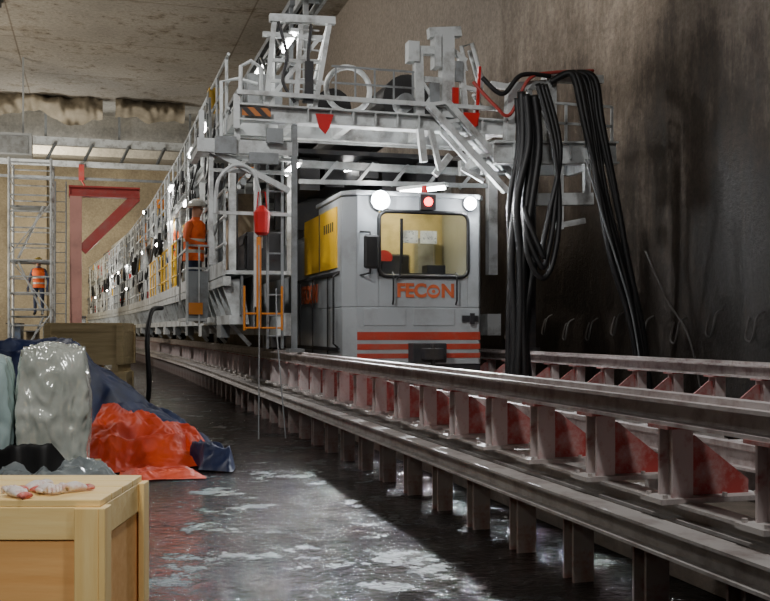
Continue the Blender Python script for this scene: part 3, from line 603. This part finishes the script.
def sheet(name,xa,xb,y,z0,z1,m,label,cat,nx=60,nzv=14,amp=.15,seed=0):
    g=Geo(); vs=[];fs=[]
    for j in range(nzv+1):
        for i in range(nx+1):
            x=xa+(xb-xa)*i/nx; t=j/nzv; bot=z0+.5*noise.noise(Vector((x*.6,seed,3)))+.1*noise.noise(Vector((x*2.1,seed,7)))
            z=z1+(bot-z1)*t; vs.append((x,y+amp*noise.noise(Vector((x*1.6,z*1.8,seed)))+.4*amp*noise.noise(Vector((x*4,z*3,seed)))-amp*.8*math.sin(t*3.1),z))
    for j in range(nzv):
        for i in range(nx): a=j*(nx+1)+i; fs.append((a,a+1,a+nx+2,a+nx+1))
    g.add(vs,fs); return put(name,g,m,label=label,cat=cat,smooth=True)
sheet('hanging_sheet',-5.5,.3,42.6,9.85,10.7,TTAN,'dirty tan sheeting hung below the ceiling edge','sheeting',110,14,seed=1,amp=.45)
sheet('hanging_sheet',.8,3.6,42.6,9.95,10.7,TTAN,'crumpled tan sheeting hung below the ceiling edge','sheeting',60,14,seed=5,amp=.45)
g=Geo(); g.box(-3.7,-2.1,36.5,37.3,7.25,8.0); g.mat(1); g.box(-3.6,-2.2,36.48,36.5,7.3,7.9); g.mat(0); g.beam((-3.3,36.9,8.0),(-3.3,36.9,10.7),.06); g.beam((-2.4,36.9,8.0),(-2.4,36.9,10.7),.06); put('ventilation_box',g,[LGREY,GREYP],label='grey box unit suspended from the ceiling',cat='duct box')
CG=top('crane_girder',(-4,44.3,7.5),'pale blue-grey travelling girder with red hook under the roof','girder')
g=Geo(); g.beam((-11.9,44.5,9.2),(6.9,44.5,9.2),.3,.34); put('beam',g,WHITE,CG)
g=Geo(); g.beam((-11.9,44,8.2),(6.9,44,8.2),.2,.22); put('beam',g,WHITE,CG)
g=Geo(); g.beam((-11.9,44,7.6),(6.9,44,7.6),.1,.1); put('beam',g,GREYP,CG)
for k in range(7):
    g=Geo(); g.beam((-5+k*1.5,44,8.2),(-4.6+k*1.5,44.3,9.1),.1); put('lacing',g,GREYP,CG)
for k in range(5):
    g=Geo(); g.beam((-8+k*3,44.5,9.3),(-8+k*3,44.5,10.69),.1); put('hanger',g,GREYP,CG)
g=Geo(); g.beam((-.55,43.8,8.15),(-.55,43.8,7.5),.22,.16,(0,1,0)); g.tube([(-.55,43.8,7.5),(-.41,43.8,7.28),(-.55,43.8,7.12),(-.67,43.8,7.22)],.04,6); put('hook',g,REDF,CG,label='red hoist hook')
g=Geo(); g.box(-4.6,-2.6,58.9,60,0,10.69); put('column',g,ENDW,label='tan concrete column against the end wall',cat='column')
put('ceiling_anchor',Geo().box(-3.2,-2.6,30.5,30.9,10.55,10.7),DARKM,label='dark anchor plate bolted to the ceiling',cat='anchor')
R=random.Random(9)
for k in range(5):
    x=-4+k*.75; h=R.uniform(.9,2.2); g=Geo(); g.box(x,x+.55,50+R.uniform(0,3),53.5,0,h); g.mat(1); g.box(x-.03,x+.58,50,53.6,h,h+.06); put('site_cabinet',g,[R.choice([GREYP,BLUEC,TANC,WHITE,ORANGE]),DARKM],label='steel site cabinet standing near the end wall',cat='cabinet',group='site cabinets')
# ------------------------------------------------------------------ crates
def crate(center,rot,W_,D_,Hh,label,m1=PINE,m2=PLY,mv=PINEV,t=.09):
    e=top('wooden_crate',(0,0,0),label,'crate'); w,d=W_/2,D_/2
    g=Geo(); g.box(-w+.008,w-.008,-d+.008,d-.008,.1,Hh-.022); put('panel',g,m2,e)
    g=Geo(); n=max(3,int(D_/.12))
    for k in range(n): g.box(-w,w,-d+D_/n*k+.003,-d+D_/n*(k+1)-.003,Hh-.022,Hh)
    put('lid',g,m1,e,bevel=.003)
    g=Geo()
    for z0,z1 in ((.1,.1+t),(Hh-.022-t*1.1,Hh-.022)):
        for y in (-d-.0,d-.02): g.box(-w,w,y,y+.02,z0,z1)
        for x in (-w,w-.02): g.box(x,x+.02,-d+.02,d-.02,z0,z1)
    put('rail_board',g,m1,e,bevel=.003)
    for x in (-w-.0,w-t*.8):
        for y in (-d-.02,d): 
            g=Geo(); g.box(x,x+t*.8,y,y+.02,.1,Hh-.022); put('corner_board',g,mv,e,bevel=.003)
    for x in (-w-.02,w):
        for y in (-d-.02,d-t*.6): 
            g=Geo(); g.box(x,x+.02,y,y+t*.6+.02,.1,Hh-.022); put('corner_board',g,mv,e,bevel=.003)
    for x in (-w+.05,0,w-.13):
        g=Geo(); g.box(x,x+.08,-d,d,0,.1); put('skid',g,m1,e)
    e.location=center; e.rotation_euler[2]=rot; BASE[e.name]=Vector(center); return e
th=math.radians(-16.17); fr=Vector((.014,3.12,0)); ax=Vector((.9604,-.2785,0)); ay=Vector((.2785,.9604,0))
crate(fr-ax*.5+ay*.26,th,1.0,.52,.715,'new pine crate with orange plywood sides on the wet floor')
crate((-.1,14.3,0),th*.5,1.1,.9,.66,'weathered timber crate behind the tarpaulin pile',OLDW,OLDW,OLDW)
crate((-.05,14.3,.66),th*.8,1.0,.85,.66,'weathered timber crate stacked on another crate',OLDW,OLDW,OLDW)
def lump(name,c,rx,ry,rz,m,label,cat,seed=0,amp=.25,fq=3,sub=5,box=False,zs=1,neck=0):
    bm=bmesh.new(); bmesh.ops.create_icosphere(bm,subdivisions=sub,radius=1)
    g=Geo(); vs=[]
    for v in bm.verts:
        p=v.co.copy()
        if box: 
            k=max(abs(p.x),abs(p.y),abs(p.z)); q=p/k; p=p.lerp(q,.72)
        ps=Vector((p.x*fq,p.y*fq,p.z*fq*zs)); ps=ps+.5*noise.noise_vector(ps*.8)
        n=1+amp*(1-2.2*abs(noise.noise(ps+Vector((seed*7.1,0,0)))))*.7-amp*.3+amp*.5*(1-2.2*abs(noise.noise(ps*2.2+Vector((0,seed*3.3,0)))))
        p=p*n
        if neck and p.z>0: k=1-neck*max(0,p.z)**2; p.x*=k; p.y*=k
        vs.append((c[0]+rx*p.x,c[1]+ry*p.y,max(c[2]+rz*p.z,.012)))
    fs=[tuple(v.index for v in f.verts) for f in bm.faces]; g.add(vs,fs); bm.free()
    return put(name,g,m,label=label,cat=cat,smooth=True)
def glove(c,yaw,label,sc=1,bend=.5):
    e=top('work_glove',c,label,'glove','gloves on the crate lid'); M=Matrix.Rotation(yaw,3,'Z'); C=Vector(c)
    T=lambda p: C+M@(Vector(p)*sc)
    def tub(pts,rs,mat,name):
        g=Geo(); P=spline(pts,4); n=len(P); rings=[]
        for i,p in enumerate(P):
            d=(P[min(i+1,n-1)]-P[max(i-1,0)]).normalized(); a=d.cross(Vector((0,0,1))).normalized(); b2=a.cross(d)
            f=i/(n-1)*(len(rs)-1); k=min(int(f),len(rs)-2); wx,hz=[rs[k][q]+(rs[k+1][q]-rs[k][q])*(f-k) for q in (0,1)]
            rings.append([T(p+a*math.cos(t)*wx+b2*math.sin(t)*hz) for t in [2*math.pi*u/12 for u in range(12)]])
        g.loft(rings); put(name,g,mat,e,smooth=True)
    tub([(0,-.055,.016),(0,0,.028),(0,.045,.026)],[(.03,.014),(.040,.027),(.036,.022)],GLOVEW,'palm')
    tub([(0,-.095,.014),(0,-.075,.018),(0,-.052,.016)],[(.034,.013),(.032,.016),(.03,.013)],GLOVER,'cuff')
    for k,(dx,ln) in enumerate(((-.028,.035),(-.010,.042),(.009,.040),(.026,.032))):
        tub([(dx,.035,.028),(dx*1.1,.050+ln*.5,.034+.008*bend),(dx*1.1+.004,.045+ln,.014)],[(.0105,.0100),(.0105,.0100),(.008,.008)],GLOVEW,'finger')
    tub([(.033,-.02,.016),(.050,.005,.026),(.046,.035,.020)],[(.012,.01),(.011,.01),(.008,.008)],GLOVEW,'thumb')
glove((-.23,3.24,.716),.6,'crumpled white knit work glove with red cuff',.62,1)
glove((-.145,3.28,.716),-2.5,'crumpled white knit work glove with red cuff',.62,1)
glove((-.06,3.30,.716),2.0,'crumpled white knit work glove with red cuff',.6,1)
glove((-.18,3.36,.716),-1.1,'crumpled white knit work glove with red cuff',.6,1)
PAL=top('pallet',(-.6,8.3,0),'timber pallet under plastic wrapped bags','pallet')
g=Geo()
for k in range(7): g.box(-1.3+k*.2,-1.3+k*.2+.15,7.9,8.85,.1,.13)
put('deck_board',g,OLDW,PAL)
g=Geo(); 
for y in (7.9,8.3,8.75): g.box(-1.3,.05,y,y+.1,0,.1)
put('bearer',g,OLDW,PAL)
lump('wrapped_sack',(-.31,8.3,.60),.27,.33,.50,TSIL,'bulky sack wrapped in grey green silver plastic','sack',11,.10,1.9,6,True,.9,.12)
lump('wrapped_sack',(-.88,8.25,.58),.29,.33,.46,TTEAL,'pale teal bulk sack beside the silver sack','sack',14,.07,1.6,6,True,.8,.10)
def heap(name,xa,xb,ya,yb,hf,m,label,seed,amp=.12,fq=3,nx=90,ny=60,ex=.55,cat='tarpaulin',z0=.012):
    g=Geo(); vs=[];fs=[]
    for j in range(ny+1):
        for i in range(nx+1):
            s=i/nx;t=j/ny; x=xa+(xb-xa)*s; y=ya+(yb-ya)*t
            ed=min(1,min(s,1-s)*6)*min(1,min(t,1-t)*4); ed=ed**ex
            p=Vector((x*fq,y*fq,seed)); q=p+.7*noise.noise_vector(p*.6)
            r=(1-2.4*abs(noise.noise(q)))*.55+.5*(1-2.4*abs(noise.noise(q*2.1)))*.6+.14*(1-2.2*abs(noise.noise(q*4.7)))
            z=max(z0,(hf(s,t)+amp*r)*ed)
            wob=.14*noise.noise(Vector((x*2,y*2,seed+9)))
            vs.append((x+wob,y+.5*wob+.18*noise.noise(Vector((x*3,1,seed))),z))
    for j in range(ny):
        for i in range(nx): a=j*(nx+1)+i; fs.append((a,a+1,a+nx+2,a+nx+1))
    g.add(vs,fs); return put(name,g,m,label=label,cat=cat,smooth=True)
def lerpc(s,pts):
    for (a,x),(b_,y) in zip(pts,pts[1:]):
        if s<=b_: return x+(y-x)*(s-a)/(b_-a)
    return pts[-1][1]
heap('tarpaulin',-1.6,1.2,9.85,11.6,lambda s,t:lerpc(s,[(0,1.0),(.50,1.05),(.60,.72),(.75,.36),(1,.12)])*(.7+.3*math.sin(t*3.14)),TBLUE,'crumpled dark blue tarpaulin covering a heap of material',3,.14,2.2,120,80)
heap('tarpaulin',-.2,1.15,8.9,9.95,lambda s,t:lerpc(s,[(0,.52),(.3,.50),(.6,.38),(.85,.2),(1,.07)])*(.15+.85*min(1,t*1.4)),TRED,'crumpled bright red orange tarpaulin heaped on wet floor',8,.09,3.6,130,110,.9)
heap('tarpaulin',-1.2,.25,7.55,8.15,lambda s,t:.06+.18*t,TGREY,'crumpled translucent grey plastic sheet on wet floor',12,.08,4,110,60)
heap('tarpaulin',-1.2,-.12,7.86,8.1,lambda s,t:.34,BLACKR,'folded black rubber sheet under plastic wrapped sacks',17,.04,5,60,30,.5)
heap('tarpaulin',.86,1.16,8.7,9.5,lambda s,t:.14,TBLUE,'fold of dark blue tarpaulin beside red tarpaulin',21,.10,5,50,50,.8)
heap('tarpaulin',.18,.80,8.25,8.88,lambda s,t:.04,TRED,'flat flap of red tarpaulin on the wet floor',31,.035,6,70,60,.8)
# ------------------------------------------------------------------ people
def bodymat(name,trou,shirt,skin):
    m,nt,b=newmat(name); tc=nt.nodes.new('ShaderNodeTexCoord'); sp=nt.nodes.new('ShaderNodeSeparateXYZ'); nt.links.new(tc.outputs['Object'],sp.inputs[0])
    mm=nt.nodes.new('ShaderNodeMath'); mm.operation='DIVIDE'; mm.inputs[1].default_value=2; nt.links.new(sp.outputs['Z'],mm.inputs[0])
    r=nt.nodes.new('ShaderNodeValToRGB'); r.color_ramp.interpolation='CONSTANT'; nt.links.new(mm.outputs[0],r.inputs[0]); e=r.color_ramp.elements
    e[0].position=0; e[0].color=(.02,.02,.02,1); e[1].position=.06; e[1].color=(*trou,1); a=e.new(.48); a.color=(*shirt,1); a=e.new(.755); a.color=(*skin,1)
    nt.links.new(r.outputs[0],b.inputs['Base Color']); b.inputs['Roughness'].default_value=.8; return m
def person(base,yaw,label,arms,lean=0,helm=(.8,.75,.1),shirt=(.06,.08,.15)):
    e=top('person',base,label,'person')
    V_=[];E=[];Rr=[]
    def a(p,r,par=None):
        V_.append(p);Rr.append(r)
        if par is not None:E.append((par,len(V_)-1))
        return len(V_)-1
    l=lean
    pel=a((0,0,.95),.125); sp_=a((0,.04*l,1.12),.115,pel); chs=a((0,.16*l,1.33),.135,sp_); nk=a((0,.24*l,1.48),.055,chs)
    h1=a((0,.26*l+.01,1.56),.07,nk); h2=a((0,.28*l+.015,1.64),.088,h1); h3=a((0,.29*l+.01,1.72),.07,h2); ns=a((0,.29*l+.11,1.62),.014,h2)
    for sx,(el,wr) in zip((-1,1),arms):
        sh=a((.18*sx,.18*l,1.40),.062,chs); elp=Vector(el); wrp=Vector(wr)
        e1=a(tuple(elp),.045,sh); w1=a(tuple(wrp),.03,e1); d=(wrp-elp).normalized(); pm=wrp+d*.07; p1=a(tuple(pm),.034,w1)
        side=d.cross(Vector((0,0,1))); side=side.normalized() if side.length>.1 else Vector((1,0,0)); dn=side.cross(d)
        for k,ln in enumerate((.062,.075,.08,.07)):
            o=side*(k-1.5)*.02; f1=a(tuple(pm+o+d*.03),.0095,p1); f2=a(tuple(pm+o*1.1+d*(.03+ln*.5)-dn*.008),.009,f1); a(tuple(pm+o*1.1+d*(.03+ln)-dn*.03),.008,f2)
        t1=a(tuple(wrp+d*.035+side*.04),.011,w1); a(tuple(wrp+d*.08+side*.06-dn*.01),.009,t1)
    for sx in (-1,1):
        hp=a((.095*sx,0,.88),.092,pel); kn=a((.105*sx,.02,.49),.064,hp); an=a((.11*sx,-.01,.1),.045,kn); a((.12*sx,.13,.045),.04,an)
    me=bpy.data.meshes.new('body'); me.from_pydata(V_,E,[]); o=bpy.data.objects.new('body',me); COL.objects.link(o); o.parent=e
    sk=o.modifiers.new('s','SKIN'); sv=me.skin_vertices[0].data
    for i,r in enumerate(Rr): sv[i].radius=(r,r)
    sv[0].use_root=True; ss=o.modifiers.new('u','SUBSURF'); ss.levels=2; ss.render_levels=2
    me.materials.append(bodymat('worker_body',(.03,.04,.08),shirt,(.42,.23,.15)))
    BASE[e.name]=Vector((0,0,0))
    g=Geo(); rings=[]
    for z,rx,ry,cy in ((.86,.185,.155,0),(1.0,.175,.15,.01),(1.15,.175,.15,.05*l),(1.3,.20,.165,.14*l),(1.42,.19,.14,.2*l),(1.47,.11,.09,.23*l)):
        rings.append([(rx*math.cos(2*math.pi*k/20),cy+ry*math.sin(2*math.pi*k/20),z) for k in range(20)])
    g.loft(rings,False)
    o=put('vest',g,VEST,e,smooth=True)
    for z,cy,rx,ry in ((1.0,.01,.179,.154),(1.17,.06*l,.182,.156)):
        g=Geo(); g.loft([[(rx*math.cos(2*math.pi*k/20),cy+ry*math.sin(2*math.pi*k/20),z+dz) for k in range(20)] for dz in (-.025,.025)],False); put('reflective_band',g,paint('reflector',(.8,.8,.7),.3),e)
    g=Geo(); hc=Vector((0,.29*l+.015,1.68)); rr=[]
    for t in (0,25,50,72,88): r=.125*math.cos(math.radians(t)); rr.append([(hc.x+r*math.cos(2*math.pi*k/18),hc.y+r*1.12*math.sin(2*math.pi*k/18),hc.z+.12*math.sin(math.radians(t))) for k in range(18)])
    g.loft(rr); g.loft([[(hc.x+r*math.cos(2*math.pi*k/18),hc.y+.02+r*1.15*math.sin(2*math.pi*k/18),hc.z+dz) for k in range(18)] for r,dz in ((.125,.0),(.15,-.008),(.15,-.002))],False)
    put('helmet',g,paint('helmet',helm,.3),e,smooth=True)
    g=Geo()
    for sx in (-1,1): g.cyl((.032*sx,hc.y+.075,1.635),(.032*sx,hc.y+.092,1.635),.009,8)
    put('eye',g,DARKM,e)
    g=Geo(); g.box(-.022,.022,hc.y+.07,hc.y+.088,1.575,1.582); put('mouth',g,REDB,e)
    e.rotation_euler[2]=yaw; return e
ORS=(.75,.13,.03)
person((1.42,15.25,1.40),math.radians(-120),'worker in orange reflective jacket and white helmet on the access step',[((-.28,.02,1.15),(-.22,.26,1.08)),((.28,.02,1.15),(.22,.26,1.08))],.15,(.85,.83,.75),ORS)
person((-1.65,32.3,1.65),math.radians(170),'worker in orange vest standing on the scaffold platform',[((-.27,.0,1.13),(-.28,.12,.88)),((.27,0,1.13),(.28,.12,.88))],.1,(.8,.6,.1))
person((1.84,22.5,2.0),math.radians(120),'worker in orange vest walking on the gantry walkway',[((-.27,.0,1.13),(-.28,.12,.88)),((.27,0,1.13),(.28,.12,.88))],.1,(.8,.8,.8))
# ------------------------------------------------------------------ lights
def area(loc,tgt,size,power,col=(1,1,1),sy=None):
    l=bpy.data.lights.new('fill_light','AREA'); l.energy=power; l.color=col; l.size=size  # unseen area lights added for brightness, no lamp stands there
    if sy: l.shape='RECTANGLE'; l.size_y=sy
    o=bpy.data.objects.new('fill_light',l); COL.objects.link(o); o.location=loc; o.rotation_euler=(Vector(tgt)-Vector(loc)).to_track_quat('-Z','Y').to_euler(); return o
def spot(loc,tgt,power,ang,col=(1,1,1),r=.1,bl=.5):
    l=bpy.data.lights.new('spot_light','SPOT'); l.energy=power; l.color=col; l.spot_size=math.radians(ang); l.spot_blend=bl; l.shadow_soft_size=r
    o=bpy.data.objects.new('spot_light',l); COL.objects.link(o); o.location=loc; o.rotation_euler=(Vector(tgt)-Vector(loc)).to_track_quat('-Z','Y').to_euler(); return o
def point(loc,p,col,r=.15):
    l=bpy.data.lights.new('point_light','POINT'); l.energy=p; l.color=col; l.shadow_soft_size=r; o=bpy.data.objects.new('point_light',l); COL.objects.link(o); o.location=loc
spot((-2.0,5.0,8.0),(3.4,12.3,2.9),2000,38,(1,.99,.97),.25,.8)
area((1.0,2.0,6.5),(3.0,6,0.6),.6,180,(1,.98,.96))
spot((-1.2,.2,3.2),(-.2,3.4,.5),250,50,(1,.95,.84),.2,.9)  # unseen fill added near the camera to brighten the crate front
spot((1.6,1.2,2.4),(.1,3.4,.5),50,30,(1,.94,.84),.1,.9)  # unseen fill added on the right for the crate's shaded side
spot((-2.5,4.0,5.5),(0,9.3,.5),460,28,(1,.97,.93),.1,.9)
area((-7,32,3.0),(-1,35,10.7),3,700,(1,.90,.74))
area((-3,41,4),(-1,48,9.5),3,480,(1,.97,.9))  # added to brighten the transverse roof beams
area((-4,50,9),(0,58,2),5,1000,(1,.86,.62))
area((-7,20,9),(1.5,22,3),1.5,900,(1,.97,.93))  # added to brighten the gantry's left side
spot((4.6,9.0,9.5),(7.2,13.6,5.8),1300,52,(1,.90,.76),.2,.95)
point((3.9,12.75,2.84),26,(1,.84,.5),.03)
spot((3.41,11.85,2.84),(1.9,5.5,0),1100,60,(.92,.96,1),.06,.8); spot((4.6,11.85,2.84),(2.2,5,0),600,60,(.92,.96,1),.05,.8)
point((3.41,11.72,2.84),14,(.93,.96,1),.04); point((4.6,11.75,2.84),6,(.93,.96,1),.04)  # extra points added ahead of the lenses to make the cab face glow
for y in (16,22,28,36,46): point((1.0+OFF(y),y,3.6),38,(1,.97,.9),.05)
for (x,y,z) in ((3.6,12.9,3.3),(2.6,12.6,3.1),(4.3,13.0,4.9)): point((x,y,z),12,(1,.97,.92),.05)
w=bpy.data.worlds.new('World'); bpy.context.scene.world=w; w.use_nodes=True; w.node_tree.nodes['Background'].inputs[0].default_value=(.5,.48,.45,1); w.node_tree.nodes['Background'].inputs[1].default_value=.012
# ------------------------------------------------------------------ camera
cam=bpy.data.cameras.new('camera'); co=bpy.data.objects.new('camera',cam); COL.objects.link(co); co.location=(0,0,H); co.rotation_euler=(math.pi/2,0,math.radians(-16.17))
cam.sensor_width=36; cam.lens=46.75; cam.shift_y=.0383; cam.clip_start=.05; bpy.context.scene.camera=co
